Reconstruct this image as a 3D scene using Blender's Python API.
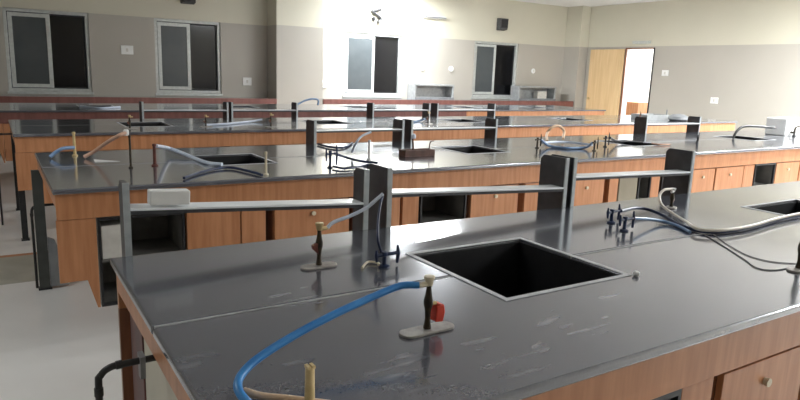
import bpy, bmesh, math, random
from mathutils import Vector, Matrix

random.seed(7)
for o in list(bpy.data.objects): bpy.data.objects.remove(o)
scene = bpy.context.scene
C = scene.collection

# ------------------------------------------------------------------ camera
CAM = Vector((0, 0, 1.5))
PP = (400.0, 200.0)
VX, VY = (1437.0, 109.0), (-12.0, 57.0)          # vanishing points of the bench directions
F = math.sqrt(-((VX[0]-PP[0])*(VY[0]-PP[0]) + (VX[1]-PP[1])*(VY[1]-PP[1])))
ax = Vector((VX[0]-PP[0], VX[1]-PP[1], F)).normalized()
ay = Vector((VY[0]-PP[0], VY[1]-PP[1], F)).normalized()
az = -ax.cross(ay)
if az[1] > 0: az = -az
az.normalize()
RW = Matrix((ax, ay, az))                          # world <- (right, down, forward)
cam_d = bpy.data.cameras.new('camera'); cam = bpy.data.objects.new('camera', cam_d); C.objects.link(cam)
cam_d.sensor_width = 36; cam_d.lens = F*36/800; cam_d.clip_start = .05
M3 = Matrix((RW.col[0], -RW.col[1], -RW.col[2])).transposed()
cam.matrix_world = Matrix.Translation(CAM) @ M3.to_4x4()
scene.camera = cam

def ray(x, y): return RW @ Vector((x-PP[0], y-PP[1], F))
def pz(x, y, z=.9):
    r = ray(x, y); return CAM + r*((z-CAM.z)/r.z)
def py(x, y, Y):
    r = ray(x, y); return CAM + r*(Y/r.y)
def px(x, y, X):
    r = ray(x, y); return CAM + r*(X/r.x)

# ------------------------------------------------------------------ world, exposure
w = bpy.data.worlds.new('world'); scene.world = w; w.use_nodes = True
w.node_tree.nodes['Background'].inputs[0].default_value = (.01, .012, .02, 1)
w.node_tree.nodes['Background'].inputs[1].default_value = 1
vs = scene.view_settings
vs.view_transform = 'Standard'; vs.look = 'None'; vs.gamma = 1; vs.use_curve_mapping = False
vs.exposure = 0.3
# lit tube fixtures, several added unseen for fill light: (x, y, z, watts, length, along 'x'/'y', wall?)
TUBES = [
    (6.95, 11.35, 3.17, 260, 1.2, 'x', False,  'lit ceiling tube light close to the back wall right of the column'),
    (11.2, 4.2, 3.17, 300, 1.2, 'y', False, 'added unseen ceiling tube light nearest the door wall'),  # unseen lamp placed to brighten the right wall
    (6.5, .2, 3.17, 190, 1.2, 'x', False, 'added unseen ceiling tube light above the right part of the nearest bench'),  # unseen lamp added to light the bench tops from above
    (9.0, 2.6, 3.17, 310, 1.2, 'x', False, 'added unseen ceiling tube light above the right part of the second bench'),  # extra unseen lamp, adds light over the right benches
    (8.0, -1.6, 3.17, 90, 1.2, 'x', False, 'added unseen ceiling tube light behind the viewer on the right'),  # unseen fill lamp added for the bench fronts
    (-1.2, 3.5, 3.17, 24, 1.2, 'y', False, 'lit ceiling tube light over the left aisle'),
]

# ------------------------------------------------------------------ materials
def lin(r, g, b):
    f = lambda c: (c/255/12.92) if c/255 <= .04045 else ((c/255+.055)/1.055)**2.4
    return (f(r), f(g), f(b), 1)
def base_mat(name, col, rough=.5, metal=0, spec=.5):
    m = bpy.data.materials.new(name); m.use_nodes = True
    b = m.node_tree.nodes['Principled BSDF']
    b.inputs['Base Color'].default_value = col; b.inputs['Roughness'].default_value = rough
    b.inputs['Metallic'].default_value = metal; b.inputs['Specular IOR Level'].default_value = spec
    return m
def noisy(name, c1, c2, scale=8, rough=.5, metal=0, stretch=(1, 1, 1), detail=4, bump=0, lo=.35, hi=.65, r2=None, spec=.5):
    m = base_mat(name, c1, rough, metal, spec); nt = m.node_tree; b = nt.nodes['Principled BSDF']
    tc = nt.nodes.new('ShaderNodeNewGeometry'); mp = nt.nodes.new('ShaderNodeMapping')
    mp.inputs['Scale'].default_value = stretch
    n = nt.nodes.new('ShaderNodeTexNoise'); n.inputs['Scale'].default_value = scale; n.inputs['Detail'].default_value = detail
    rp = nt.nodes.new('ShaderNodeValToRGB')
    rp.color_ramp.elements[0].position = lo; rp.color_ramp.elements[0].color = c1
    rp.color_ramp.elements[1].position = hi; rp.color_ramp.elements[1].color = c2
    nt.links.new(tc.outputs['Position'], mp.inputs[0]); nt.links.new(mp.outputs[0], n.inputs['Vector'])
    nt.links.new(n.outputs['Fac'], rp.inputs[0]); nt.links.new(rp.outputs[0], b.inputs['Base Color'])
    if r2 is not None:
        mr = nt.nodes.new('ShaderNodeMapRange'); mr.inputs[1].default_value = lo; mr.inputs[2].default_value = hi
        mr.inputs[3].default_value = rough; mr.inputs[4].default_value = r2
        nt.links.new(n.outputs['Fac'], mr.inputs[0]); nt.links.new(mr.outputs[0], b.inputs['Roughness'])
    if bump:
        bp = nt.nodes.new('ShaderNodeBump'); bp.inputs['Strength'].default_value = bump; bp.inputs['Distance'].default_value = .002
        nt.links.new(n.outputs['Fac'], bp.inputs['Height']); nt.links.new(bp.outputs[0], b.inputs['Normal'])
    return m

def wall_mat():
    m = base_mat('wall_paint', (.5, .5, .5, 1), .42, 0, .35); nt = m.node_tree; b = nt.nodes['Principled BSDF']
    g = nt.nodes.new('ShaderNodeNewGeometry'); s = nt.nodes.new('ShaderNodeSeparateXYZ')
    n = nt.nodes.new('ShaderNodeTexNoise'); n.inputs['Scale'].default_value = 1.3; n.inputs['Detail'].default_value = 5
    gt = nt.nodes.new('ShaderNodeMath'); gt.operation = 'GREATER_THAN'; gt.inputs[1].default_value = 2.27
    mx = nt.nodes.new('ShaderNodeMix'); mx.data_type = 'RGBA'
    mx.inputs['A'].default_value = (.455, .425, .375, 1); mx.inputs['B'].default_value = (.63, .60, .49, 1)
    mv = nt.nodes.new('ShaderNodeMapRange'); mv.inputs[3].default_value = .93; mv.inputs[4].default_value = 1.05
    mu = nt.nodes.new('ShaderNodeMix'); mu.data_type = 'RGBA'; mu.blend_type = 'MULTIPLY'; mu.inputs['Factor'].default_value = 1
    nt.links.new(g.outputs['Position'], s.inputs[0]); nt.links.new(g.outputs['Position'], n.inputs['Vector'])
    nt.links.new(s.outputs['Z'], gt.inputs[0]); nt.links.new(gt.outputs[0], mx.inputs['Factor'])
    nt.links.new(n.outputs['Fac'], mv.inputs[0])
    nt.links.new(mx.outputs['Result'], mu.inputs['A']); nt.links.new(mv.outputs[0], mu.inputs['B'])
    nt.links.new(mu.outputs['Result'], b.inputs['Base Color'])
    return m

def stone_mat():
    # dark honed granite: fine speckle, chalky smears, uneven gloss
    m = base_mat('granite', (.02, .02, .022, 1), .2, 0, .5); m.node_tree.nodes['Principled BSDF'].inputs['IOR'].default_value = 1.6; m.node_tree.nodes['Principled BSDF'].inputs['Coat Weight'].default_value = 1; m.node_tree.nodes['Principled BSDF'].inputs['Coat Roughness'].default_value = .11; m.node_tree.nodes['Principled BSDF'].inputs['Specular Tint'].default_value = (.92, .95, 1, 1); m.node_tree.nodes['Principled BSDF'].inputs['Coat Tint'].default_value = (.96, .97, 1, 1); m.node_tree.nodes['Principled BSDF'].inputs['Coat IOR'].default_value = 1.75; nt = m.node_tree; b = nt.nodes['Principled BSDF']
    g = nt.nodes.new('ShaderNodeNewGeometry')
    n1 = nt.nodes.new('ShaderNodeTexNoise'); n1.inputs['Scale'].default_value = 180
    n2 = nt.nodes.new('ShaderNodeTexNoise'); n2.inputs['Scale'].default_value = 1.7; n2.inputs['Detail'].default_value = 6
    mp = nt.nodes.new('ShaderNodeMapping'); mp.inputs['Rotation'].default_value = (0, 0, .5); mp.inputs['Scale'].default_value = (3, 11, 1)
    n3 = nt.nodes.new('ShaderNodeTexNoise'); n3.inputs['Scale'].default_value = 1.1; n3.inputs['Detail'].default_value = 2.5
    r1 = nt.nodes.new('ShaderNodeValToRGB'); r1.color_ramp.elements[0].color = (.088, .091, .104, 1); r1.color_ramp.elements[1].color = (.115, .119, .136, 1)
    r3 = nt.nodes.new('ShaderNodeValToRGB'); r3.color_ramp.elements[0].position = .62; r3.color_ramp.elements[1].position = .8
    r3.color_ramp.elements[0].color = (0, 0, 0, 1); r3.color_ramp.elements[1].color = (.55, .55, .55, 1)
    mx = nt.nodes.new('ShaderNodeMix'); mx.data_type = 'RGBA'; mx.inputs['B'].default_value = (.34, .35, .37, 1)
    mr = nt.nodes.new('ShaderNodeMapRange'); mr.inputs[1].default_value = .3; mr.inputs[2].default_value = .7
    mr.inputs[3].default_value = .14; mr.inputs[4].default_value = .26
    L = nt.links.new
    for n in (n1, n2): L(g.outputs['Position'], n.inputs['Vector'])
    L(g.outputs['Position'], mp.inputs[0]); L(mp.outputs[0], n3.inputs['Vector'])
    L(n1.outputs['Fac'], r1.inputs[0]); L(n3.outputs['Fac'], r3.inputs[0])
    L(r1.outputs[0], mx.inputs['A']); L(r3.outputs[0], mx.inputs['Factor']); L(mx.outputs['Result'], b.inputs['Base Color'])
    L(n2.outputs['Fac'], mr.inputs[0]); L(mr.outputs[0], b.inputs['Roughness'])
    # wiped chalk stains in a few places on the stone
    acc = None
    mp4 = nt.nodes.new('ShaderNodeMapping'); mp4.inputs['Rotation'].default_value = (0, 0, -.12); mp4.inputs['Scale'].default_value = (7, 34, 1)
    n4 = nt.nodes.new('ShaderNodeTexNoise'); n4.inputs['Scale'].default_value = 1.0; n4.inputs['Detail'].default_value = 3
    L(g.outputs['Position'], mp4.inputs[0]); L(mp4.outputs[0], n4.inputs['Vector'])
    for c, rad in ((pz(578, 322), .14), (pz(512, 354), .13), (pz(400, 366), .09), (pz(640, 245), .2), (pz(300, 296), .12)):
        vd = nt.nodes.new('ShaderNodeVectorMath'); vd.operation = 'DISTANCE'; vd.inputs[1].default_value = c
        fr_ = nt.nodes.new('ShaderNodeMapRange'); fr_.inputs[1].default_value = rad; fr_.inputs[2].default_value = rad*.3; fr_.inputs[3].default_value = 0; fr_.inputs[4].default_value = 1
        L(g.outputs['Position'], vd.inputs[0]); L(vd.outputs['Value'], fr_.inputs[0])
        if acc is None: acc = fr_.outputs[0]
        else:
            ad = nt.nodes.new('ShaderNodeMath'); ad.operation = 'ADD'; ad.use_clamp = True; L(acc, ad.inputs[0]); L(fr_.outputs[0], ad.inputs[1]); acc = ad.outputs[0]
    th = nt.nodes.new('ShaderNodeMapRange'); th.inputs[1].default_value = .54; th.inputs[2].default_value = .70; th.inputs[3].default_value = 0; th.inputs[4].default_value = .6
    ml = nt.nodes.new('ShaderNodeMath'); ml.operation = 'MULTIPLY'
    L(n4.outputs['Fac'], th.inputs[0]); L(th.outputs[0], ml.inputs[0]); L(acc, ml.inputs[1])
    m2 = nt.nodes.new('ShaderNodeMix'); m2.data_type = 'RGBA'; m2.inputs['B'].default_value = (.5, .5, .52, 1)
    L(mx.outputs['Result'], m2.inputs['A']); L(ml.outputs[0], m2.inputs['Factor']); L(m2.outputs['Result'], b.inputs['Base Color'])
    return m

def floor_mat():
    m = base_mat('floor_tile', (.6, .58, .54, 1), .3); nt = m.node_tree; b = nt.nodes['Principled BSDF']
    g = nt.nodes.new('ShaderNodeNewGeometry')
    n = nt.nodes.new('ShaderNodeTexNoise'); n.inputs['Scale'].default_value = 3; n.inputs['Detail'].default_value = 5
    rp = nt.nodes.new('ShaderNodeValToRGB')
    rp.color_ramp.elements[0].color = (.70, .68, .65, 1); rp.color_ramp.elements[1].color = (.80, .785, .755, 1)
    nt.links.new(g.outputs['Position'], n.inputs['Vector']); nt.links.new(n.outputs['Fac'], rp.inputs[0])
    nt.links.new(rp.outputs[0], b.inputs['Base Color'])
    return m

M = {}
M['wall'] = wall_mat()
M['ceiling'] = noisy('ceiling_paint', (.70, .69, .67, 1), (.74, .73, .71, 1), 2, .8)
M['floor'] = floor_mat()
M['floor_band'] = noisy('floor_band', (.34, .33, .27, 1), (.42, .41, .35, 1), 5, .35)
M['floor_line'] = noisy('floor_line', (.42, .17, .07, 1), (.5, .22, .1, 1), 8, .4)
M['granite'] = stone_mat()
M['wood'] = noisy('wood_laminate', (.45, .19, .082, 1), (.56, .26, .125, 1), 6, .38, 0, (6, 6, .5), 5)
M['wood_dark'] = noisy('wood_edge', (.20, .075, .035, 1), (.27, .11, .05, 1), 6, .4, 0, (6, 6, .5), 5)
M['door_wood'] = noisy('door_wood', (.70, .48, .25, 1), (.78, .56, .31, 1), 4, .4, 0, (5, 5, .4), 4)
M['cream'] = noisy('cream_board', (.55, .52, .42, 1), (.62, .58, .48, 1), 3, .5)
M['maroon'] = noisy('maroon_board', (.085, .028, .026, 1), (.12, .04, .036, 1), 6, .45, 0, (4, 4, .5))
M['maroon_light'] = noisy('maroon_laminate', (.17, .062, .05, 1), (.22, .085, .07, 1), 6, .45, 0, (4, 4, .5))
M['black'] = noisy('black_metal', (.012, .012, .013, 1), (.02, .02, .022, 1), 40, .42)
M['shadowbox'] = noisy('dark_carcass', (.13, .125, .115, 1), (.17, .165, .15, 1), 12, .6)
M['khaki'] = noisy('khaki_board', (.23, .2, .14, 1), (.28, .245, .18, 1), 5, .55)
M['leg'] = noisy('leg_enamel', (.05, .055, .05, 1), (.07, .075, .07, 1), 10, .45)
M['panel'] = noisy('rack_panel', (.042, .044, .05, 1), (.065, .067, .073, 1), 14, .4)
M['edge'] = noisy('rack_lit_edge', (.42, .46, .48, 1), (.5, .54, .56, 1), 30, .35, .3)  # pale tone paints the light caught on the rack panels' near edges
M['shelf'] = noisy('rack_shelf', (.88, .92, .95, 1), (.92, .95, .97, 1), 12, .25)
M['basin'] = noisy('black_sink', (.006, .006, .007, 1), (.011, .011, .013, 1), 20, .5)
M['rim'] = noisy('sink_sealant', (.5, .51, .53, 1), (.62, .63, .65, 1), 25, .4)
M['joint'] = noisy('joint_filler', (.34, .34, .35, 1), (.46, .46, .47, 1), 25, .5)
M['brass'] = noisy('brass', (.56, .42, .20, 1), (.66, .51, .27, 1), 30, .4, .3)
M['ivory'] = noisy('ivory_plastic', (.66, .58, .42, 1), (.74, .66, .5, 1), 20, .45)
M['stem'] = noisy('burner_stem', (.025, .02, .014, 1), (.06, .042, .02, 1), 60, .4, .3)
M['rust'] = noisy('brown_valve', (.11, .03, .02, 1), (.18, .055, .035, 1), 50, .5)
M['red'] = noisy('red_plastic', (.62, .045, .022, 1), (.72, .075, .04, 1), 30, .4)
M['plate'] = noisy('cast_base', (.30, .28, .26, 1), (.40, .38, .35, 1), 40, .5, .3)
M['blue_hose'] = noisy('blue_hose', (.025, .19, .52, 1), (.05, .27, .64, 1), 12, .28)
M['navy'] = noisy('navy_hose', (.012, .02, .06, 1), (.022, .04, .10, 1), 14, .35)
M['pale_hose'] = noisy('pale_hose', (.55, .62, .74, 1), (.66, .72, .82, 1), 14, .3)
M['white_hose'] = noisy('white_hose', (.75, .68, .58, 1), (.82, .76, .67, 1), 14, .35)
M['steel_blue_hose'] = noisy('steel_blue_hose', (.16, .27, .46, 1), (.24, .36, .55, 1), 14, .3)
M['pink_hose'] = noisy('pink_hose', (.55, .32, .22, 1), (.64, .40, .29, 1), 14, .4)
M['beige_hose'] = noisy('beige_hose', (.62, .42, .26, 1), (.7, .5, .33, 1), 14, .4)
M['wire'] = noisy('grey_wire', (.10, .10, .11, 1), (.14, .14, .15, 1), 20, .5)
M['alu'] = noisy('aluminium', (.50, .52, .50, 1), (.58, .60, .58, 1), 20, .4, .25)
M['frosted'] = noisy('frosted_glass', (.055, .065, .07, 1), (.07, .08, .085, 1), 3, .3)
M['night'] = noisy('night_glass', (.003, .003, .004, 1), (.005, .005, .006, 1), 3, .12, spec=.3)
M['white'] = noisy('white_plastic', (.80, .80, .78, 1), (.86, .86, .84, 1), 10, .4)
M['off_white'] = noisy('carton', (.6, .58, .53, 1), (.72, .7, .65, 1), 14, .6)
M['speaker'] = noisy('speaker_grille', (.05, .05, .05, 1), (.08, .08, .08, 1), 60, .6)
M['grey_metal'] = noisy('grey_sheet_metal', (.32, .33, .33, 1), (.4, .41, .41, 1), 14, .4, .2)
M['grey'] = noisy('grey_plastic', (.2, .21, .22, 1), (.26, .27, .28, 1), 14, .5)
M['brown'] = noisy('brown_tray', (.075, .035, .025, 1), (.12, .055, .04, 1), 14, .5)
m = base_mat('tube_glow', (1, 1, 1, 1)); bs = m.node_tree.nodes['Principled BSDF']
bs.inputs['Emission Color'].default_value = (1, .98, .93, 1); bs.inputs['Emission Strength'].default_value = 12; M['glow'] = m

# ------------------------------------------------------------------ helpers
class MB:
    def __init__(s): s.v = []; s.f = []
    def add(s, vs_, fs):
        n = len(s.v); s.v += [tuple(v) for v in vs_]; s.f += [tuple(i+n for i in f) for f in fs]; return s
    def box(s, x0, x1, y0, y1, z0, z1):
        return s.add([(x0,y0,z0),(x1,y0,z0),(x1,y1,z0),(x0,y1,z0),(x0,y0,z1),(x1,y0,z1),(x1,y1,z1),(x0,y1,z1)],
                     [(0,3,2,1),(4,5,6,7),(0,1,5,4),(1,2,6,5),(2,3,7,6),(3,0,4,7)])
    def prism(s, poly, axis, a, b):        # poly: 2-D outline; axis: 'x','y','z' extrusion axis from a to b
        n = len(poly)
        def pt(p, t):
            return {'z': (p[0], p[1], t), 'y': (p[0], t, p[1]), 'x': (t, p[0], p[1])}[axis]
        return s.add([pt(p, a) for p in poly]+[pt(p, b) for p in poly],
                     [tuple(range(n))[::-1], tuple(range(n, 2*n))]+[(i, (i+1) % n, n+(i+1) % n, n+i) for i in range(n)])
    def sweep(s, pts, rads, n=8):
        pts = [Vector(p) for p in pts]; rings = []; up = None
        for i, p in enumerate(pts):
            t = (pts[min(i+1, len(pts)-1)]-pts[max(i-1, 0)]).normalized()
            if up is None:
                up = Vector((0, 0, 1)) if abs(t.z) < .9 else Vector((1, 0, 0))
            u = (up-t*up.dot(t)).normalized(); up = u; w_ = t.cross(u); r = rads[i]
            rings.append([p+(u*math.cos(2*math.pi*k/n)+w_*math.sin(2*math.pi*k/n))*r for k in range(n)])
        vs_ = [v for rg in rings for v in rg]; fs = []
        for i in range(len(rings)-1):
            for k in range(n):
                fs.append((i*n+k, i*n+(k+1) % n, (i+1)*n+(k+1) % n, (i+1)*n+k))
        fs.append(tuple(range(n))[::-1]); fs.append(tuple(range((len(rings)-1)*n, len(rings)*n)))
        return s.add(vs_, fs)
    def cyl(s, p0, p1, r0, r1=None, n=12): return s.sweep([p0, p1], [r0, r1 if r1 is not None else r0], n)
    def lathe(s, c, prof, n=14):           # prof: (radius, z) upward
        return s.sweep([(c[0], c[1], c[2]+z) for r, z in prof], [max(r, .0004) for r, z in prof], n)
    def hose(s, ctrl, r, n=8, sub=8):
        P = [Vector(p) for p in ctrl]; P = [P[0]*2-P[1]]+P+[P[-1]*2-P[-2]]; out = []
        for i in range(1, len(P)-2):
            for k in range(sub):
                t = k/sub; a, b_, c, d = P[i-1], P[i], P[i+1], P[i+2]
                out.append(.5*((2*b_)+(c-a)*t+(2*a-5*b_+4*c-d)*t*t+(3*b_-a-3*c+d)*t**3))
        out.append(P[-2]); return s.sweep(out, [r]*len(out), n)
    def plate_with_holes(s, u0, u1, v0, v1, t0, t1, holes, plane='xy'):
        # a slab from t0 to t1 with rectangular holes (u0,u1,v0,v1); plane xy (slab), xz or yz (wall)
        us = sorted({u0, u1, *[min(max(h[i], u0), u1) for h in holes for i in (0, 1)]})
        ws = sorted({v0, v1, *[min(max(h[i], v0), v1) for h in holes for i in (2, 3)]})
        def hole(i, j):
            cu, cv = (us[i]+us[i+1])/2, (ws[j]+ws[j+1])/2
            return any(h[0] < cu < h[1] and h[2] < cv < h[3] for h in holes)
        full = {(i, j) for i in range(len(us)-1) for j in range(len(ws)-1) if not hole(i, j)}
        idx = {}; V = []; Fc = []
        def vid(i, j, k):
            if (i, j, k) not in idx:
                t = (t0, t1)[k]; u, v = us[i], ws[j]
                V.append({'xy': (u, v, t), 'xz': (u, t, v), 'yz': (t, u, v)}[plane]); idx[(i, j, k)] = len(V)-1
            return idx[(i, j, k)]
        for (i, j) in full:
            Fc.append((vid(i,j,1), vid(i+1,j,1), vid(i+1,j+1,1), vid(i,j+1,1)))
            Fc.append((vid(i,j,0), vid(i,j+1,0), vid(i+1,j+1,0), vid(i+1,j,0)))
            for di, dj, a, b_ in ((0,-1,(i,j),(i+1,j)), (1,0,(i+1,j),(i+1,j+1)), (0,1,(i+1,j+1),(i,j+1)), (-1,0,(i,j+1),(i,j))):
                if (i+di, j+dj) not in full:
                    Fc.append((vid(*a,0), vid(*b_,0), vid(*b_,1), vid(*a,1)))
        return s.add(V, Fc)
    def mesh(s, name):
        me = bpy.data.meshes.new(name); me.from_pydata(s.v, [], s.f)
        bm = bmesh.new(); bm.from_mesh(me); bmesh.ops.recalc_face_normals(bm, faces=bm.faces); bm.to_mesh(me); bm.free()
        return me
    def build(s, name, mat, parent=None, bevel=0, smooth=False, off=None):
        me = s.mesh(name); me.materials.append(M[mat] if isinstance(mat, str) else mat)
        if smooth:
            for p in me.polygons: p.use_smooth = True
            try: me.set_sharp_from_angle(angle=math.radians(45))
            except Exception: pass
        o = bpy.data.objects.new(name, me); C.objects.link(o)
        if parent: o.parent = parent
        if bevel:
            b = o.modifiers.new('bevel', 'BEVEL'); b.width = bevel; b.segments = 5 if smooth else 2; b.harden_normals = bool(smooth); b.limit_method = 'ANGLE'; b.angle_limit = math.radians(40)
        return o
def tag(o, label, cat, group=None):
    o['label'] = label; o['category'] = cat
    if group: o['group'] = group
    return o
def thing(name, label, cat, loc=(0, 0, 0), rz=0, group=None):
    o = bpy.data.objects.new(name, None); C.objects.link(o); o.location = loc; o.rotation_euler = (0, 0, rz)
    o.empty_display_size = .1
    return tag(o, label, cat, group)
def struct(o): o['kind'] = 'structure'; return o
def solo(name, label, cat, mb, mat, group=None, bevel=0, smooth=False, origin=None):
    # one-mesh thing; vertices given in world space, origin moved to its base
    xs = [v[0] for v in mb.v]; ys = [v[1] for v in mb.v]; zs = [v[2] for v in mb.v]
    c = Vector(((min(xs)+max(xs))/2, (min(ys)+max(ys))/2, min(zs)))
    mb.v = [tuple(Vector(v)-c) for v in mb.v]
    o = mb.build(name, mat, None, bevel, smooth); o.location = c
    return tag(o, label, cat, group)

# ------------------------------------------------------------------ the room
RX0, RX1, RY0, RY1, H = -3.2, 12.8, -3.0, 12.1, 3.25
struct(MB().box(RX0-.2, RX1+3.2, RY0-.2, RY1+.3, -.1, 0).build('floor', 'floor'))
struct(MB().box(RX0, .62, 4.9, 5.6, .0, .0012).build('floor_strip', 'floor_band'))  # flat darker greenish strip across the left floor
struct(MB().box(RX0, .62, 5.6, 5.66, .0, .0014).build('trim_1', 'floor_line'))
struct(MB().box(RX0-.2, RX1+3.2, RY0-.2, RY1+.3, H, H+.15).build('ceiling', 'ceiling'))
WIN = [(.24, 1.45, .98, 2.27), (2.49, 3.65, .98, 2.27), (6.2, 7.6, .98, 2.27), (9.58, 10.94, .98, 2.27)]
struct(MB().plate_with_holes(RX0-.2, RX1+.2, 0, H, RY1, RY1+.2, WIN, 'xz').build('wall_back', 'wall'))
DY0, DY1, DZ = 9.62, 10.42, 2.24
struct(MB().plate_with_holes(RY0-.2, RY1, 0, H, RX1, RX1+.2, [(DY0, DY1, -1, DZ)], 'yz').build('wall_right', 'wall'))
struct(MB().box(RX0-.2, RX0, RY0, RY1, 0, H).build('wall_left', 'wall'))
struct(MB().box(RX0, RX1, RY0-.2, RY0, 0, H).build('wall_front', 'wall'))
struct(MB().box(4.55, 5.5, 11.62, 12.099, 0, H).build('trim_2', 'wall'))
struct(MB().box(12.5, 12.799, 11.6, 12.099, 0, H).build('trim_3', 'wall'))
# corridor beyond the door
struct(MB().box(RX1+2.0, RX1+2.1, 7.5, 12.0, 0, H).build('wall_corridor', 'white'))
struct(MB().box(RX1+.2, RX1+2.0, 12.0, 12.1, 0, H).build('wall_corridor_end', 'white'))
struct(MB().box(RX1+.2, RX1+2.0, 7.4, 7.5, 0, H).build('wall_corridor_near', 'white'))

for i, (x0, x1, z0, z1) in enumerate(WIN):
    wdw = bpy.data.objects.new('window_%d' % (i+1), None); C.objects.link(wdw); wdw.location = (x0, RY1, z0); struct(wdw)
    W, Hh = x1-x0, z1-z0
    MB().plate_with_holes(0.001, W-.001, .001, Hh-.001, .03, .12, [(.05, W-.05, .05, Hh-.05)], 'xz').build('window_frame', 'alu', wdw, .004)
    mid = W*(.52 if i != 3 else .5)
    sash = MB().plate_with_holes(.06, mid+.02, .06, Hh-.06, .045, .075, [(.12, mid-.04, .12, Hh-.12)], 'xz').build('sash_frame', 'alu', wdw, .003)
    MB().box(.115, mid-.035, .055, .065, .115, Hh-.115).build('pane', 'frosted', sash)
    sash2 = MB().plate_with_holes(mid-.01, W-.055, .055, Hh-.055, .082, .104, [(mid+.02, W-.075, .075, Hh-.075)], 'xz').build('sash_frame', 'black', wdw)
    MB().box(mid+.015, W-.07, .09, .096, .07, Hh-.07).build('pane', 'night', sash2)
    MB().box(-.02, W+.02, -.02, .03, -.04, 0).build('window_sill', 'alu', wdw, .003)

# door: frame, leaf swung back flat along the wall
d = bpy.data.objects.new('door_1', None); C.objects.link(d); d.location = (RX1, DY1, 0); struct(d)
MB().box(-.015, .01, -.03, .0, 0, DZ).build('door_jamb', 'wood_dark', d)
MB().box(-.015, .215, -(DY1-DY0), -(DY1-DY0)+.03, 0, DZ).build('door_jamb', 'black', d)
MB().box(-.015, .01, -(DY1-DY0)+.03, -.03, DZ-.03, DZ).build('door_head', 'wood_dark', d)
MB().box(.0105, .2, -.012, -.001, 0, DZ).build('jamb_lining', 'white', d)
lf = MB().box(-.065, -.025, .01, 1.02, .02, DZ-.03).build('door_leaf', 'door_wood', d, .003)
MB().lathe((0, 0, 0), [(.012, 0), (.012, .03), (.028, .04), (.03, .055), (.018, .065)], 14).build('door_handle', 'brass', lf, smooth=True)
hd = bpy.data.objects['door_handle']; hd.rotation_euler = (0, -math.pi/2, 0); hd.location = (-.065, .94, 1.02)
MB().box(.06, .63, -(DY1-DY0)-.04, -(DY1-DY0)+.0, .02, DZ-.06).build('door_leaf', 'black', d)
tag(MB().box(0, .45, 0, .9, 0, .96).build('corridor_cupboard', 'wood', None, .006), 'low brown cupboard standing in the bright corridor outside the doorway', 'cupboard').location = (RX1+.75, 10.5, 0)
solo('door_closer', 'slim grey door closer bar fixed above the doorway', 'door closer', MB().box(12.72, 12.8, 9.75, 10.2, 2.33, 2.39), 'alu', bevel=.004)

# ------------------------------------------------------------------ lights
def area(parent, name, size, size_y, watts, rot, loc, col=(.93, .97, 1)):
    l = bpy.data.lights.new(name, 'AREA'); l.shape = 'RECTANGLE'; l.size = size; l.size_y = size_y; l.energy = watts; l.color = col
    o = bpy.data.objects.new(name, l); C.objects.link(o); o.parent = parent; o.rotation_euler = rot; o.location = loc
for (x, y, z, wt, ln, ax_, wall, lab) in TUBES:
    t = thing('tube_light', lab, 'light', (x, y, z), 0 if ax_ == 'x' else math.pi/2)
    if True:
        MB().box(-ln/2-.03, ln/2+.03, -.04, .04, .02, .08).build('housing', 'white', t, .004)
        MB().cyl((-ln/2, 0, -.01), (ln/2, 0, -.01), .014, n=10).build('tube', 'glow', t, smooth=True)
        [MB().box(e_, e_+.03, -.02, .02, -.03, .019).build('tube_holder', 'white', t) for e_ in (-ln/2-.03, ln/2)]
        area(t, 'tube_lamp', ln, .06, wt, (0, 0, 0), (0, 0, -.03))
t = thing('ceiling_panel_light', 'square lit ceiling panel above the fourth bench', 'light', (6.45, 8.85, H))
MB().box(-.34, .34, -.34, .34, -.07, 0).build('housing', 'white', t); area(t, 'panel_lamp', .6, .6, 62, (0, 0, 0), (0, 0, -.08))
t = thing('corridor_light', 'bright ceiling panel lighting the corridor outside the door', 'light', (13.9, 10.0, H))
MB().box(-.32, .32, -.32, .32, -.06, 0).build('housing', 'white', t); area(t, 'panel_lamp', .6, .6, 190, (0, 0, 0), (0, 0, -.07))

# ------------------------------------------------------------------ benches
TOP = .9; TH = .026
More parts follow.
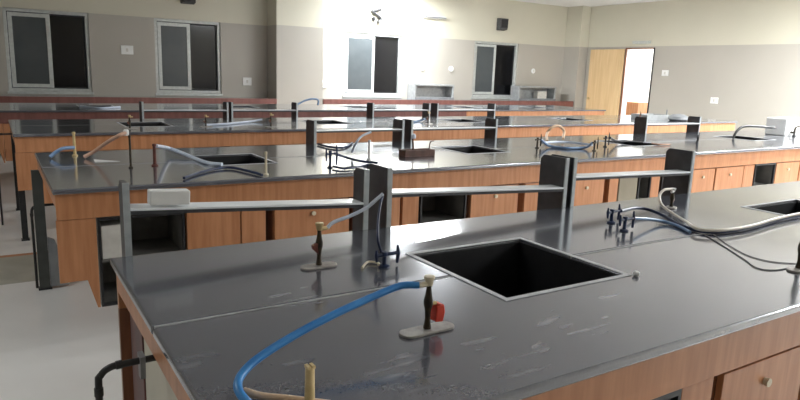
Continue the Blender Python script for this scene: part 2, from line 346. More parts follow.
# (x0, x1, y0, y1, sinks)
BEN = [
    (.275, 9.6, .845, 2.108, [1.155+1.98*k for k in range(4)], (1.255, 1.738), .49),
    (.208, 9.9, 3.362, 4.79, [1.10, 3.07, 5.03, 7.0, 8.9], (3.88, 4.34), .41),
    (.12, 10.31, 6.02, 7.47, [1.06, 3.04, 5.0, 7.0, 8.9], (6.52, 7.02), .42),
    (-.1, 10.4, 8.8, 10.3, [.98, 2.95, 4.95, 7.2, 9.0], (9.3, 9.8), .42),
]
ORD = ['nearest', 'second', 'third', 'fourth']
BROOT = []
for bi, (x0, x1, y0, y1, sx, (sy0, sy1), sw) in enumerate(BEN):
    L, Dp = x1-x0, y1-y0
    tops = ['dark granite topped nearest lab bench with the large open sink', 'second lab bench from the viewer, dark stone top over wooden cabinets',
            'third lab bench from the viewer with grey stone top', 'fourth lab bench, farthest island, with pale reflecting top']
    t = thing('lab_bench', tops[bi], 'bench', (x0, y0, 0)); BROOT.append(t)
    holes = [(s-x0, s+sw-x0, sy0-y0, sy1-y0) for s in sx]
    jy = (sy0+sy1)/2-y0 if bi else 1.487-y0
    for a, b in ((0, jy-.0035), (jy+.0035, Dp)):
        MB().plate_with_holes(0, L, a, b, TOP-TH, TOP, holes, 'xy').build('slab', 'granite', t, .009, True)
    xs = [0]+[v for h_ in holes for v in (h_[0], h_[1])]+[L]
    for k in range(0, len(xs), 2):
        MB().box(xs[k]+.006, xs[k+1]-.003, jy-.0035, jy+.0035, TOP-TH+.004, TOP-.0003).build('joint', 'joint', t)
    for s in sx:
        a, b, c, d_ = s-x0, s+sw-x0, sy0-y0, sy1-y0; e = .004
        # basin: open box with thickness
        bs = MB().plate_with_holes(a+e, b-e, c+e, d_-e, .60, TOP-.008, [(a+.014, b-.014, c+.014, d_-.014)], 'xy')
        bs.box(a+e, b-e, c+e, d_-e, .585, .60)
        so = bs.build('sink_basin', 'basin', t)
        MB().plate_with_holes(a-.014, b+.014, c-.014, d_+.014, TOP+.0005, TOP+.0022, [(a+.003, b-.003, c+.003, d_-.003)], 'xy').build('sink_rim', 'rim', so)
        MB().lathe(((a+b)/2, (c+d_)/2, .6), [(.03, 0), (.03, .004), (.02, .004)], 12).build('drain', 'alu', so)
    # frame: aprons, legs, stretchers
    fr = t
    z1, z0 = TOP-TH-.002, .745
    if bi == 3:
        MB().box(.012, 7.0, .030, .052, z0, z1).build('front_apron', 'maroon_light', fr, .002)
        MB().box(7.004, L-.012, .030, .052, z0, z1).build('front_apron', 'wood', fr, .002)
    else:
        MB().box(.012, L-.012, .030, .052, z0, z1).build('front_apron', 'wood', fr, .002)
    MB().box(.012, L-.012, Dp-.05, Dp-.028, z0, z1).build('back_apron', 'wood', fr, .002)
    MB().box(.012, .032, .053, Dp-.051, .80, z1).build('end_apron', 'wood', fr, .002)
    MB().box(L-.032, L-.012, .053, Dp-.051, .80, z1).build('end_apron', 'wood', fr, .002)
    legs = [(L/3, .45), (L/3, Dp-.1), (2*L/3, .45), (2*L/3, Dp-.1), (L-.08, .056), (L-.08, Dp-.1)]
    legs += {0: [], 1: [(-.03, Dp-.115)], 2: [(.012, .056), (.012, Dp-.1)], 3: [(.012, .056), (.012, Dp-.1)]}[bi]
    for lx, ly in legs:
        wl = .062 if (bi == 1 and lx < .1) else .045
        MB().box(lx, lx+wl, ly, ly+.045, .012, .74 if ly < .1 else .798).build('leg', 'black' if (bi == 2 and lx < .1) else 'leg', fr)
        MB().box(lx-.008, lx+wl+.008, ly-.008, ly+.053, 0, .012).build('foot', 'black', fr)
    if bi == 1:
        MB().prism([(.035, .013), (.14, .013), (.12, .2), (.075, .33), (.035, .35)], 'y', Dp-.115, Dp-.07).build('leg_shroud', 'grey', fr, .004)
    if bi == 0:
        MB().box(.012, .05, Dp-.05, Dp-.028, 0, .743).build('leg', 'wood_dark', fr)
        MB().box(.012, .05, .053, .09, 0, .798).build('leg', 'wood', fr)
    if bi == 0:
        MB().box(.04, .058, .24, .98, .10, .80).build('end_panel', 'cream', fr, .002)
        MB().box(.036, .06, .985, Dp-.092, .06, .80).build('end_panel', 'maroon', fr, .002)
    # wooden slanted board closing the front-left end
    zb, zc = (.43, .28) if bi else (.30, .28)
    if bi:
        MB().prism([(.008, z0-.002), (.008, zb), (.13, zb), (.17, zc), (.182, zc), (.182, z0-.002)], 'y', .034, .052).build('end_board', 'wood', fr, .002)

# under-bench cabinets
def cabinet(kind, xa, xb, y0, zb, label, face=1):
    Wd = xb-xa; dpt = .36; zt = .742
    if kind == 'open':
        t = thing('open_shelf_unit', label, 'shelf unit', (xa, y0, 0))
        MB().plate_with_holes(.004, Wd-.004, zb, zt, .0, .02, [(.016, Wd-.016, zb+.016, zt-.016)], 'xz').build('front_frame', 'black', t)
        MB().box(.004, .016, .021, dpt, zb, zt).box(Wd-.016, Wd-.004, .021, dpt, zb, zt).box(.016, Wd-.016, .021, dpt, zb, zb+.014).box(.016, Wd-.016, .021, dpt, zt-.012, zt).box(.016, Wd-.016, dpt-.012, dpt, zb+.014, zt-.012).build('carcass', 'shadowbox', t)
        MB().box(.018, Wd-.018, .03, dpt-.014, (zb+zt)/2-.008, (zb+zt)/2+.008).build('shelf', 'shadowbox', t)
        return t
    t = thing('base_cabinet' if kind != 'panel' else 'filler_cabinet', label, 'cabinet', (xa, y0, 0))
    MB().box(.002, Wd-.002, .022, dpt, zb, zt).build('body', 'wood_dark' if kind == 'door' else ('khaki' if kind == 'khaki' else 'wood'), t)
    if kind == 'door':
        dr = MB().box(.006, Wd-.006, .0, .02, zb+.004, zt-.006).build('door', 'wood', t, .002)
        MB().cyl((Wd*.5, -.0, zt-.075), (Wd*.5, -.014, zt-.075), .011, .013, 14).build('knob', 'ivory', dr, smooth=True)
    elif kind == 'khaki':
        MB().box(.006, Wd-.006, .004, .02, zb+.004, zt-.006).build('door', 'khaki', t, .002)
    else:
        MB().box(.003, Wd-.003, .006, .02, zb+.002, zt-.004).build('front_panel', 'wood', t, .002)
    return t
yc1, yc2 = .845+.034, 3.362+.034
P2 = [(.392, .82, 'open'), (.825, 1.12, 'panel'), (1.122, 1.268, 'door_plain'), (1.31, 1.80, 'door'), (1.83, 2.165, 'door'), (2.18, 2.31, 'panel'),
      (2.315, 2.70, 'open'), (2.73, 3.17, 'door'), (3.23, 3.62, 'panel'), (3.66, 4.08, 'door'), (4.14, 4.25, 'panel'), (4.255, 4.49, 'khaki'), (4.495, 4.66, 'open'),
      (4.665, 4.78, 'panel'), (4.80, 5.17, 'open'), (5.19, 5.565, 'door'), (5.575, 6.03, 'door'), (6.04, 6.22, 'panel'), (6.225, 6.59, 'open'), (6.60, 7.05, 'door'), (7.06, 7.5, 'door')]
nm = {'door': 'base cabinet with round pale knob', 'door_plain': 'narrow wooden filler panel', 'panel': 'plain wooden filler panel', 'open': 'open dark shelf bay', 'khaki': 'khaki fronted cabinet'}
cnt = {}
OL = ['first', 'second', 'third', 'fourth', 'fifth', 'sixth', 'seventh', 'eighth', 'ninth']
for xa, xb, k in P2:
    kk = 'panel' if k == 'door_plain' else k
    i = cnt.get(kk, 0); cnt[kk] = i+1
    if kk == 'khaki': lab = 'khaki fronted cabinet under the second bench between wooden cabinets'
    else: lab = '%s %s from the left under the second bench' % (OL[i], {'door': 'wooden cabinet with pale knob', 'panel': 'plain wooden filler unit', 'open': 'black framed open bay'}[kk])
    cabinet(kk, xa, xb, yc2, .28, lab)
P1 = [(.36, .86, 'door'), (.87, 1.425, 'open'), (1.43, 1.572, 'panel'), (1.60, 2.04, 'door'), (2.06, 2.5, 'door')]
for (xa, xb, k), lab in zip(P1, ['wooden cabinet at the left end of the nearest bench, below the frame', 'black framed open bay under the front of the nearest bench',
        'narrow wooden filler unit under the nearest bench beside the open bay', 'wooden cabinet with white knob under the front of the nearest bench',
        'wooden cabinet at the far right under the nearest bench front']):
    cabinet(k, xa, xb, yc1, .28, lab)
for bi, nme in ((2, 'third'), (3, 'fourth')):
    x0, x1, y0 = BEN[bi][0], BEN[bi][1], BEN[bi][2]
    for k in range(6):
        xa = x0+.185+k*1.6; cabinet('door' if k % 2 else 'panel', xa, xa+1.45, y0+.034, .30, '%s wide wooden cabinet from the left beneath the %s bench' % (OL[k], nme))
solo('carton', 'pale grey carton in the leftmost open bay of the second bench', 'box', MB().box(.415, .515, 3.43, 3.6, .5185, .69), 'off_white', bevel=.003)

# drain pipes leaving the left ends
for bi, (yy, xe, z) in enumerate([(1.57, .165, .785), (4.735, .165, .56), (6.75, .0, .83), (9.4, -.22, .83)]):
    xb = BEN[bi][0]+(.039 if bi == 0 else .1 if bi == 1 else .0115)
    t = thing('drain_pipe', 'black elbow pipe dropping to the floor at the left end of the %s bench' % ORD[bi], 'pipe', (xe, yy, 0))
    MB().hose([(xb-xe, 0, z), (.06, 0, z-.001), (.028, 0, z-.003), (.006, 0, z-.02), (0, 0, z-.06), (0, 0, .4), (0, 0, 0)], .0085, 10, 5).build('pipe', 'black', t, smooth=True)
    MB().cyl((.04, 0, z-.001), (.055, 0, z), .0105).build('collar', 'black', t, smooth=True)
    MB().cyl((0, 0, z-.07), (0, 0, z-.05), .0105).build('collar', 'black', t, smooth=True)
    if bi == 0: MB().prism([(.02, .80), (-.02, .80), (-.012, .74), (.012, .74)], 'x', xb-xe-.056, xb-xe-.044).build('bracket', 'grey', t)

# wall counter along the back wall
def counter(xa, xb, lab):
    t = thing('wall_counter', lab, 'counter', (xa, 11.62, 0))
    MB().box(0, xb-xa, 0, .478, .89, .922).build('slab', 'granite', t, .005)
    MB().box(0, xb-xa, -.02, -.001, .76, .922).build('apron', 'maroon_light', t)
    MB().box(0, xb-xa, .06, .476, .08, .888).build('cabinet_body', 'maroon', t)
    for k in range(max(1, int((xb-xa)/.6))):
        MB().box(k*.6+.01, k*.6+.59, .04, .058, .1, .75).build('door', 'wood', t)
counter(-1.6, 4.545, 'long maroon fronted wall counter below the two left windows')
counter(5.51, 12.45, 'maroon fronted wall counter below the two right windows')

# ------------------------------------------------------------------ reagent racks on the back edges
def rack(xa, xb, yb, zt, zl, zr, lab, dp=.17, zbot=.74):
    t = thing('reagent_rack', lab, 'rack', (xa, yb+.002, zbot), group='reagent racks')
    h_ = zt-zbot; Lr = xb-xa
    for k, x in enumerate((0, Lr-.014)):
        p = MB().prism([(.006, 0), (dp, 0), (dp, h_-.02), (dp-.02, h_), (.006, h_)], 'x', x, x+.014).build('end_panel', 'panel', t)
        MB().box(x-.003, x+.017, -.001, .006, 0, h_+.002).build('lit_edge_strip', 'edge', p)  # light on the panel's near edge, put in as a pale strip
    a, b_ = zl-zbot, zr-zbot
    MB().prism([(.0165, a), (Lr-.0165, b_), (Lr-.0165, b_+.008), (.0165, a+.008)], 'y', .0, .085).build('shelf', 'shelf', t, .002)
    MB().prism([(.0165, a-.012), (Lr-.0165, b_-.012), (Lr-.0165, b_-.0005), (.0165, a-.0005)], 'y', .004, .08).build('shelf_rail', 'panel', t)
yb1, yb2, yb3 = 2.108, 4.79, 7.47
for (a, b_, zl, zr), lab in zip([(.325, 1.195, 1.052, 1.006), (1.285, 2.27, 1.036, .995), (2.31, 3.245, 1.042, 1.02)],
        ['rack with white box on its shelf behind the nearest bench', 'middle rack behind the sink of the nearest bench', 'third rack from the left behind the nearest bench', 'rightmost rack behind the nearest bench']):
    rack(a, b_, yb1, 1.13, zl-.01, zr-.01, 'grey panel reagent '+lab, .095 if a < 1 else .17)
for (a, b_), lab in zip([(2.2, 3.06), (3.14, 4.13), (6.37, 7.4)], ['first', 'second', 'third']):
    rack(a, b_, yb2, 1.085, 1.0, 1.0, '%s reagent rack from the left along the back of the second bench' % lab)
for (a, b_), lab in zip([(1.38, 2.33), (2.37, 3.2), (4.27, 5.19), (5.32, 6.38)], ['first', 'second', 'third', 'fourth']):
    rack(a, b_, yb3, 1.08, .985, .985, '%s reagent rack from the left along the back of the third bench' % lab)
p0 = py(148, 200, 2.14); p1 = py(188, 200, 2.14)
solo('white_box', 'small white box resting on the rack shelf at left', 'box', MB().box(p0.x, p1.x, 2.112, 2.16, 1.0512, 1.0982), 'white', bevel=.004).rotation_euler = (0, .052, 0)

# ------------------------------------------------------------------ burners, taps, hoses
def burner(base, rz, hgt, lab, stem='stem', valve='red', side=1, L=.15, nozzle=-1, hose_top='ivory'):
    t = thing('gas_burner', lab, 'burner', base, rz)
    n = 10; out = []
    for k in range(n+1):
        a = -math.pi/2+math.pi*k/n; out.append((L/2-.022+.022*math.cos(a), .024*math.sin(a)))
    for k in range(n+1):
        a = math.pi/2+math.pi*k/n; out.append((-L/2+.022+.022*math.cos(a), .024*math.sin(a)))
    MB().prism(out, 'z', 0, .0065).build('base_plate', 'plate', t, .002)
    MB().lathe((0, 0, .008), [(.010, 0), (.008, hgt*.1), (.0065, hgt*.2), (.008, hgt*.38), (.0115, hgt*.5), (.0115, hgt*.58), (.008, hgt*.72), (.006, hgt*.85), (.007, hgt*.93)], 12).build('stem', stem, t, smooth=True)
    MB().lathe((0, 0, .008+hgt*.9), [(.009, 0), (.010, .006), (.010, hgt*.1), (.013, hgt*.1+.004), (.013, hgt*.1+.010), (.006, hgt*.1+.011)], 12).build('cap', hose_top, t, smooth=True)
    MB().cyl((0, 0, .008+hgt*.93), (nozzle*.03, 0, .008+hgt*.93), .007, .006, 10).build('nozzle', hose_top, t, smooth=True)
    v = MB().cyl((0, 0, .008+hgt*.5), (side*.022, 0, .008+hgt*.5), .005, n=8).build('valve_spindle', 'brass', t)
    if valve == 'red':
        MB().prism([(side*.014, hgt*.2), (side*.036, hgt*.18), (side*.042, hgt*.38), (side*.038, hgt*.54), (side*.026, hgt*.56), (side*.016, hgt*.52)], 'y', -.014, .014).build('valve_knob', 'red', v, .003)
    else:
        MB().prism([(side*.004, hgt*.34), (side*.022, hgt*.48), (side*.024, hgt*.58), (side*.004, hgt*.66), (side*.008, hgt*.55)], 'y', -.008, .008).build('valve_knob', valve, v, .002)
    return t
def gas_tap(base, rz, lab, h_=.05, mat='navy', two=True):
    t = thing('gas_tap', lab, 'gas tap', base, rz)
    MB().lathe((0, 0, 0), [(.018, 0), (.018, .006), (.008, .010), (.007, h_*.7), (.010, h_*.75), (.010, h_)], 12).build('post', mat, t, smooth=True)
    MB().cyl((-.03, 0, h_*.8), (.055, 0, h_*.8), .0065, .0055, 10).build('cross_tube', mat, t, smooth=True)
    MB().sweep([(.05, 0, h_*.15), (.053, 0, h_*.8), (.049, 0, h_*1.3)], [.005, .0065, .003], 8).build('lever', mat, t, smooth=True)
    if two: MB().sweep([(-.028, 0, h_*.4), (-.03, 0, h_*.8), (-.029, 0, h_*1.15)], [.004, .0065, .003], 8).build('lever', mat, t, smooth=True)
    return t
def hose(pts, r, mat, lab, name='rubber_hose', cat='hose'):
    o = solo(name, lab, cat, MB().hose(pts, r, 10, 8), mat, smooth=True); return o

# nearest bench: burner with red knob and its blue hose
b1 = pz(427, 331); burner(tuple(b1), .02, .118, 'gas burner with red valve knob standing in front of the sink')
t1 = py(419, 282, b1.y)
hose([(b1.x-.028, b1.y, .9+.008+.11), pz(400, 286, 1.016), pz(372, 297, 1.005), pz(335, 314, .99), pz(295, 335, .97), pz(260, 357, .95), pz(242, 374, .935), pz(238, 388, .925), pz(247, 402, .915), (.36, .98, .909)], .0085, 'blue_hose',
     'bright blue hose arching from the red knobbed burner to the lower left')
hose([pz(244, 393, .905)+Vector((0, 0, .004)), pz(262, 396, .909), pz(290, 399, .909), pz(330, 404, .909)], .007, 'beige_hose', 'tan hose end lying at the front beside the blue hose')
bp = py(310, 365, .91)
t = thing('gas_nozzle', 'short upright brass nozzle at the bottom edge of the picture', 'nozzle', (bp.x, bp.y, .9))
hn = bp.z-.9
MB().lathe((0, 0, 0), [(.016, 0), (.018, .006), (.0092, .012), (.0088, hn*.5), (.0078, hn-.004)], 12).build('barrel', 'brass', t, smooth=True)
MB().plate_with_holes(-.007, .007, -.007, .007, hn-.005, hn, [(-.0015, .0015, -.008, .008)], 'xy').build('slotted_tip', 'brass', t)
# nearest bench: second burner, arched pale hose
b2 = pz(319, 267); burner(tuple(b2), .02, .122, 'gas burner with brown valve lever left of the sink', 'stem', 'rust', -1, .12, 1, 'brass')
hose([(b2.x+.026, b2.y, 1.022), py(334, 222, b2.y), py(350, 216, b2.y), py(366, 208, b2.y), py(377, 199, b2.y), py(383, 194, b2.y)], .006, 'pale_hose', 'pale blue hose rising from the burner with the brown valve')
gt = pz(384, 267)
hose([py(382.5, 196, b2.y), py(380, 206, b2.y-.02), py(378, 222, b2.y-.05), py(378, 240, gt.y), py(381, 252, gt.y)], .0045, 'navy', 'thin dark hose dropping from the pale hose to the gas tap')
gas_tap((gt.x, gt.y, .9), .05, 'dark two lever gas tap beside the back left corner of the sink', .05)
hose([pz(362, 268, .904), pz(368, 262, .906), pz(378, 263, .906), gt+Vector((-.02, .0, .01))], .004, 'ivory', 'short pale rubber stub lying beside the dark gas tap', 'rubber_stub', 'hose')
sp = pz(636, 276); solo('chalk_piece', 'small white chalk lump at the right corner of the sink', 'chalk', MB().lathe((sp.x, sp.y, .9), [(.008, 0), (.012, .006), (.010, .013), (.004, .016)], 8), 'white', smooth=True)
# nearest bench right: double tap, navy hose, white hose, burner
g1 = pz(611, 223); g2 = pz(624, 231)
gas_tap((g1.x, g1.y, .9), .1, 'dark gas tap standing behind its twin left of the white hose', .06)
gas_tap((g2.x, g2.y, .9), .0, 'dark gas tap standing in front of its twin left of the white hose', .06)
hose([g1+Vector((.055, 0, .048)), pz(640, 208, .93), pz(660, 214, .915), pz(680, 225, .908), pz(700, 231, .908), pz(722, 232, .908), pz(750, 228, .908), pz(775, 221, .908), pz(800, 216, .908), pz(840, 210, .908)], .0075, 'navy',
     'dark blue hose running from the taps across the worktop to the right')
hose([g2+Vector((.055, 0, .048)), pz(648, 219, .93), pz(664, 221.5, .912), pz(678, 226, .908), pz(690, 232, .908)], .0065, 'steel_blue_hose', 'steel blue hose lying in front of the dark blue hose by the twin taps')
b3 = pz(671, 208); burner(tuple(b3), .4, .08, 'small dark burner capped by the white looping hose', 'stem', 'rust', 1, .07, -1, 'white')
hose([py(672, 189, b3.y), py(664, 190, b3.y), py(659.5, 196, b3.y-.01), pz(662, 205, .94), pz(672, 213, .925), pz(685, 221, .922), pz(698, 229, .922), pz(722, 230, .923), pz(750, 226, .922), pz(775, 219, .922), pz(800, 213.5, .922), pz(840, 207, .922)], .0065, 'white_hose',
     'white hose looping over the small burner then running right above the blue hose')
hose([pz(705, 235, .902), pz(725, 247, .902), pz(745, 260, .902), pz(757, 268, .902), pz(775, 270, .902), pz(797, 266, .902)], .0018, 'wire', 'thin grey wire trailing over the nearest bench toward the right edge', 'wire', 'wire')
hose([pz(712, 233, .902), pz(730, 246, .902), pz(752, 257, .902), pz(785, 263, .902), pz(830, 262, .902)], .0015, 'wire', 'second thin wire curving above the other on the nearest bench', 'wire', 'wire')
b4 = pz(798, 270); burner((b4.x, b4.y, .9), .1, .125, 'dark gas burner cut by the right edge of the picture', 'stem', 'rust', 1, .1, 1, 'stem')

# second bench fittings
def stick(base, top, r, mat, lab, name='gas_nozzle', cat='nozzle'):
    t = thing(name, lab, cat, (base.x, base.y, .9)); h_ = top
    MB().lathe((0, 0, 0), [(r*2.2, 0), (r*2.2, .006), (r*1.1, .012), (r, h_)], 10).build('barrel', mat, t, smooth=True)
    MB().lathe((0, 0, h_), [(r*1.3, 0), (r*1.3, .012), (r*.6, .014)], 10).build('tip', mat, t, smooth=True)
    return t
def up(x, y0_, y1_):
    b_ = pz(x, y0_); return b_, py(x, y1_, b_.y).z-.9
b_, h_ = up(75, 156, 134); stick(b_, h_, .008, 'brass', 'slim brass nozzle near the left end of the second bench')
hose([pz(50, 157, .912), pz(56, 152, .94), pz(63, 148.5, .96), pz(74, 147.5, .96)], .011, 'steel_blue_hose', 'blue grey hose curled at the left corner of the second bench')
e_, hh = up(131, 168, 134)
hose([pz(84, 157, .912), pz(95, 151, .95), pz(106, 143, e_.z+hh*.6), pz(118, 136, e_.z+hh*.9), pz(126, 132.5, e_.z+hh*.97)], .011, 'pink_hose', 'pinkish rubber hose rising to a white cap near the second bench left end')
t = stick(e_, hh-.02, .006, 'stem', 'thin dark standpipe holding the white capped pink hose')
solo('hose_connector', 'white connector at the top of the pink hose', 'connector', MB().lathe(tuple(pz(126, 132.5, e_.z+hh*.97)-Vector((0, 0, .018))), [(.013, 0), (.016, .008), (.016, .03), (.012, .036)], 10), 'white', smooth=True)
b_, h_ = up(155, 166, 146); stick(b_, h_, .009, 'rust', 'reddish nozzle with pale tip at the start of the blue hose')
hose([b_+Vector((.01, 0, h_)), pz(168, 148, .95), pz(182, 153, .93), pz(195, 158.5, .912), pz(208, 163, .912), pz(222, 164.5, .912)], .012, 'pale_hose', 'pale blue hose sagging toward the left sink of the second bench')
hose([pz(184, 178, .91), pz(205, 171, .91), pz(228, 167.5, .91), pz(248, 171, .91), pz(262, 175, .91)], .008, 'navy', 'navy hose arching along the second bench in front of its left sink')
b_, h_ = up(266, 175, 154); stick(b_, h_, .007, 'ivory', 'pale nozzle on the second bench at the right of its left sink')
b_ = pz(330, 168)
gas_tap((b_.x, b_.y, .9), .2, 'dark gas tap amid the bright patch of the second bench', .11)
hose([b_+Vector((.03, .0, .09)), pz(345, 157, .94), pz(360, 161, .92), pz(378, 163, .912)], .008, 'navy', 'upper dark hose leaving the tap on the bright second bench patch')
hose([b_+Vector((.01, -.02, .012)), pz(345, 168.5, .91), pz(358, 167, .91), pz(368, 165, .91), pz(376, 170, .91)], .007, 'navy', 'lower dark hose lying below the tap on the bright second bench patch')
b_, h_ = up(369, 160, 142); stick(b_, h_, .008, 'white', 'white nozzle standing between two racks on the second bench')
hose([pz(352, 152, .935), py(356, 143, b_.y), py(362, 136, b_.y), py(371, 132, b_.y)], .008, 'pale_hose', 'translucent hose arching up before the first rack of the second bench')
hose([pz(318, 144, .91), pz(330, 147, .91), pz(344, 147.5, .91), pz(352, 143, .91)], .009, 'navy', 'short navy hose sagging at the back edge of the second bench')
# brown tray with hooked rod
q = pz(418, 157)
t = thing('brown_tray', 'dark brown tray with a hooked rod left of the middle sink on the second bench', 'tray', (q.x-.11, q.y, .9), .0)
MB().plate_with_holes(0, .26, 0, .09, .008, .05, [(.008, .252, .008, .082)], 'xy').box(0, .26, 0, .09, 0, .008).build('tray', 'brown', t, .003)
MB().hose([(.235, .045, .008), (.237, .045, .06), (.25, .05, .10), (.285, .06, .105)], .005, 6, 5).build('rod', 'brown', t, smooth=True)
MB().hose([(.09, .045, .008), (.095, .045, .07), (.085, .045, .13)], .008, 6, 5).build('upright', 'brown', t, smooth=True)
MB().lathe((.095, .045, .13), [(.016, 0), (.018, .02), (.01, .034)], 8).build('cap', 'pale_hose', t, smooth=True)
# right half of the second bench
b_ = pz(537, 148); gas_tap((b_.x, b_.y, .9), .2, 'dark gas tap at the left end of the drooping blue hoses', .09, 'stem', False)
c_ = pz(594, 151); gas_tap((c_.x, c_.y, .9), .2, 'dark gas tap at the right end of the drooping blue hoses', .09, 'stem', False)
hose([b_+Vector((.04, 0, .07)), pz(550, 146, .915), pz(568, 148, .912), pz(585, 147.5, .915), c_+Vector((-.03, 0, .07))], .011, 'steel_blue_hose', 'lower blue hose drooping between two taps on the second bench')
hose([pz(541, 143, .94), pz(555, 142, .93), pz(572, 142.5, .93), pz(592, 145, .94)], .011, 'pale_hose', 'upper pale hose strung between two taps on the second bench')
mid_ = pz(556, 140)
hose([pz(547, 141, .93), py(547, 134, mid_.y), py(552, 127.5, mid_.y), py(559, 126, mid_.y), py(564, 131, mid_.y), pz(563, 139, .93)], .013, 'beige_hose', 'beige hose loop standing up on the second bench')
b_ = pz(605, 147); gas_tap((b_.x, b_.y, .9), .1, 'dark gas tap beside the third sink of the second bench', .1, 'black', False)
hose([b_+Vector((.05, 0, .085)), pz(617, 141, .93), pz(630, 141.5, .92), pz(642, 142.5, .912)], .011, 'black', 'black hose reaching from its tap into the third sink')
hose([pz(652, 143.5, .91), pz(660, 144.5, .91), pz(670, 144.5, .91)], .008, 'pink_hose', 'short pink hose end right of the third sink')
b_ = pz(697, 143); gas_tap((b_.x, b_.y, .9), .4, 'small black tap alone on the pale right part of the second bench', .08, 'black', False)
q = pz(733, 139)
hose([q+Vector((0, 0, 0.008)), py(735, 134, q.y), py(738, 130, q.y), py(744, 126.5, q.y), py(758, 126.5, q.y), py(775, 128, q.y)], .014, 'black', 'dark swan neck spout reaching right above the second bench', 'swan_neck_spout', 'tap')
q = pz(790, 136)
t = thing('white_apparatus', 'white apparatus box with dark knob near the right edge on the second bench', 'apparatus', (q.x-.12, q.y, .9))
MB().box(0, .42, 0, .25, 0, .21).build('case', 'white', t, .012)
MB().hose([(.10, -.01, .05), (.10, -.05, .05), (.10, -.06, .10), (.16, -.06, .12), (.3, -.06, .12)], .012, 8, 5).build('arm', 'stem', t, smooth=True)
MB().lathe((.10, -.055, .0), [(.02, 0), (.02, .01), (.012, .02), (.012, .08)], 10).build('knob', 'black', t, smooth=True)
q = pz(97, 161); solo('bench_glint', 'small flat white patch imitating a light reflection on the second bench', 'glint', MB().prism([(q.x-.02, q.y-.07), (q.x+.12, q.y-.06), (q.x-.01, q.y+.07)], 'z', .9005, .902), 'white')  # flat white patch added to imitate a light reflection on the stone

# third and fourth bench fittings
def simple_burner(x, yb_, yt_, lab, mat='stem'):
    b_, h_ = up(x, yb_, yt_); burner((b_.x, b_.y, .9), .1, max(.1, h_), lab, mat, 'rust', -1, .13, 1, 'brass')
for x, a, b_, lab in [(130, 129, 117, 'burner in front of the left sink on the third bench'), (271, 127, 115, 'dark burner between the left sinks on the third bench'), (206, 127, 119, 'short burner beside pale hose on the third bench'),
                      (428, 124, 113, 'burner left of the third sink on the third bench'), (640, 120, 112, 'burner near the right end of the third bench')]:
    simple_burner(x, a, b_, lab)
hose([pz(205, 125, .912), pz(225, 124, .912), pz(250, 121.5, .912), pz(262, 119.5, .93)], .012, 'pale_hose', 'pale hose lying on the left half of the third bench')
hose([pz(395, 122, .912), pz(405, 123.5, .912), pz(418, 121, .912), pz(425, 119, .94)], .012, 'steel_blue_hose', 'grey hose lying between racks on the third bench')
q = pz(294, 108); hose([q+Vector((0, 0, .008)), py(297, 105, q.y), py(304, 101, q.y), py(312, 99, q.y), py(318, 100, q.y), py(318, 105, q.y)], .014, 'steel_blue_hose', 'blue grey hose arching up on the fourth bench before the white wall')
hose([pz(80, 106.5, .912), pz(100, 108, .912), pz(120, 107, .912)], .014, 'pale_hose', 'pale hose lying beside the left sink of the fourth bench')
q = pz(657, 120)
t = thing('grey_tray', 'shallow pale grey wire tray on the right part of the third bench', 'tray', (q.x-.25, q.y, .9))
MB().plate_with_holes(0, .55, 0, .3, .01, .08, [(.012, .538, .012, .288)], 'xy').box(0, .55, 0, .3, 0, .01).build('tray', 'grey_metal', t)
MB().cyl((.5, .02, .01), (.5, .02, .16), .01).build('post', 'grey', t)
q = pz(678, 121); solo('grey_bundle', 'blue grey cloth bundle on the right part of the third bench', 'cloth', MB().lathe((q.x, q.y, .9), [(.12, 0), (.16, .03), (.15, .07), (.09, .1), (.02, .11)], 12), 'grey', smooth=True)

# ------------------------------------------------------------------ wall fittings
def socket(c, axis, wd, hh, lab, rnd=False):
    t = thing('wall_socket', lab, 'socket', tuple(c), 0 if axis == 'y' else math.pi/2*3)
    if rnd: MB().cyl((0, -.002, 0), (0, -.02, 0), wd/2, wd/2*.92, 18).build('plate', 'white', t, .003)
    else: MB().box(-wd/2, wd/2, -.018, -.001, -hh/2, hh/2).build('plate', 'white', t, .005)
    MB().box(-.018, .018, -.026, -.0185 if not rnd else -.0205, -.028, .028).build('switch', 'off_white', t, .002)
for (x, y), lab, wd, hh, rnd in [((127, 50), 'white double socket plate on the back wall between the two left windows', .2, .15, False), ((247, 81.5), 'white socket plate low on the shaded wall left of the column', .17, .15, False),
        ((323, 84), 'white socket plate low on the bright wall beside the column', .16, .14, False), ((422, 68), 'round white wall outlet nearer the bright window', .13, .13, True),
        ((451, 69), 'round white wall outlet left of the rightmost window', .13, .13, True), ((533, 71), 'round white wall outlet right of the rightmost window', .13, .13, True)]:
    socket(py(x, y, 12.1), 'y', wd, hh, lab, rnd)
for (x, y), lab in [((665.5, 73), 'white socket plate on the right wall beside the doorway'), ((714.5, 100.5), 'white socket plate low on the right wall above the benches')]:
    c = px(x, y, 12.8); socket((12.8, c.y, c.z), 'x', .17, .13, lab)
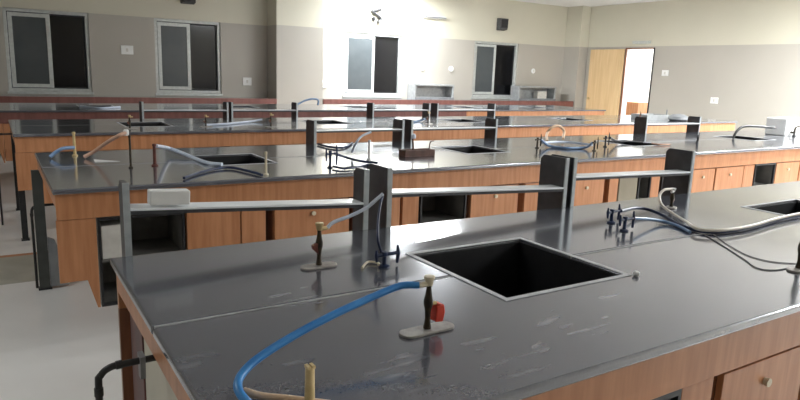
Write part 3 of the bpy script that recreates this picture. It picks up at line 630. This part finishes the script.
def speaker(c, lab):
    t = thing('wall_speaker', lab, 'speaker', (c.x, 12.1, c.z))
    MB().prism([(-.0, -.14), (-.13, -.12), (-.15, .13), (0, .14)], 'x', -.12, .12).build('case', 'speaker', t, .012)
    MB().box(-.095, .095, -.156, -.15, -.09, .10).build('grille', 'black', t, .003).rotation_euler = (-.08, 0, 0)
speaker(py(500.5, 24.5, 12.1), 'dark box speaker high on the back wall above the rightmost window')
speaker(py(187, -4, 12.1), 'dark box speaker at the top edge above the second window')
t = thing('wall_bracket', 'small dark curled bracket on the white wall above the third window', 'bracket', tuple(py(377, 16, 12.09)))
o0 = py(377, 16, 12.09)
q = lambda x, y: py(x, y, 12.06)-o0
MB().hose([q(381, 9.5), q(377, 10.3), q(372.5, 10.8), q(374.5, 13), q(378, 15.5), q(380.5, 18), q(380.6, 20), q(379.3, 21.6), q(377.5, 21.4)], .032, 8, 6).build('curl', 'black', t, smooth=True)
MB().hose([q(372.8, 16.8), q(373.4, 18.5), q(374.4, 20.8)], .035, 8, 4).build('tip', 'black', t, smooth=True)
a_, b_ = py(423, 16.3, 12.06), py(446, 18.2, 12.06)
t = thing('unlit_tube_light', 'faint unlit tube light fitting high on the wall right of the bracket', 'light', (a_.x, 12.06, a_.z))
MB().box(0, b_.x-a_.x, -.02, .038, -.03, .03).build('housing', 'white', t, .004); MB().cyl((.02, -.035, 0), (b_.x-a_.x-.02, -.035, 0), .014).build('tube', 'grey', t)
def cubby(xa, xb, z0, z1, lab, item):
    t = thing('wall_cubby', lab, 'cubby', (xa, 11.78, z0)); Wd, hh = xb-xa, z1-z0
    MB().plate_with_holes(0, Wd, 0, hh, 0, .3, [(.04, Wd-.04, .05, hh-.04)], 'xz').build('case', 'grey_metal', t, .003)
    MB().box(.04, Wd-.04, .28, .3, .05, hh-.04).build('back_panel', 'grey_metal', t)
    MB().box(.02, Wd-.02, -.03, -.001, .0, .05).build('lip', 'grey', t)
    if item: solo('white_carton', 'small pale carton inside the right grey wall cubby', 'box', MB().box(xb-.55, xb-.25, 11.85, 12.0, z0+.0505, z0+.22), 'off_white')
cubby(7.76, 8.82, .9235, 1.26, 'open grey metal cubby on the counter between the two right windows', False)
cubby(10.76, 12.0, .9235, 1.27, 'open grey metal cubby on the counter right of the last window', True)
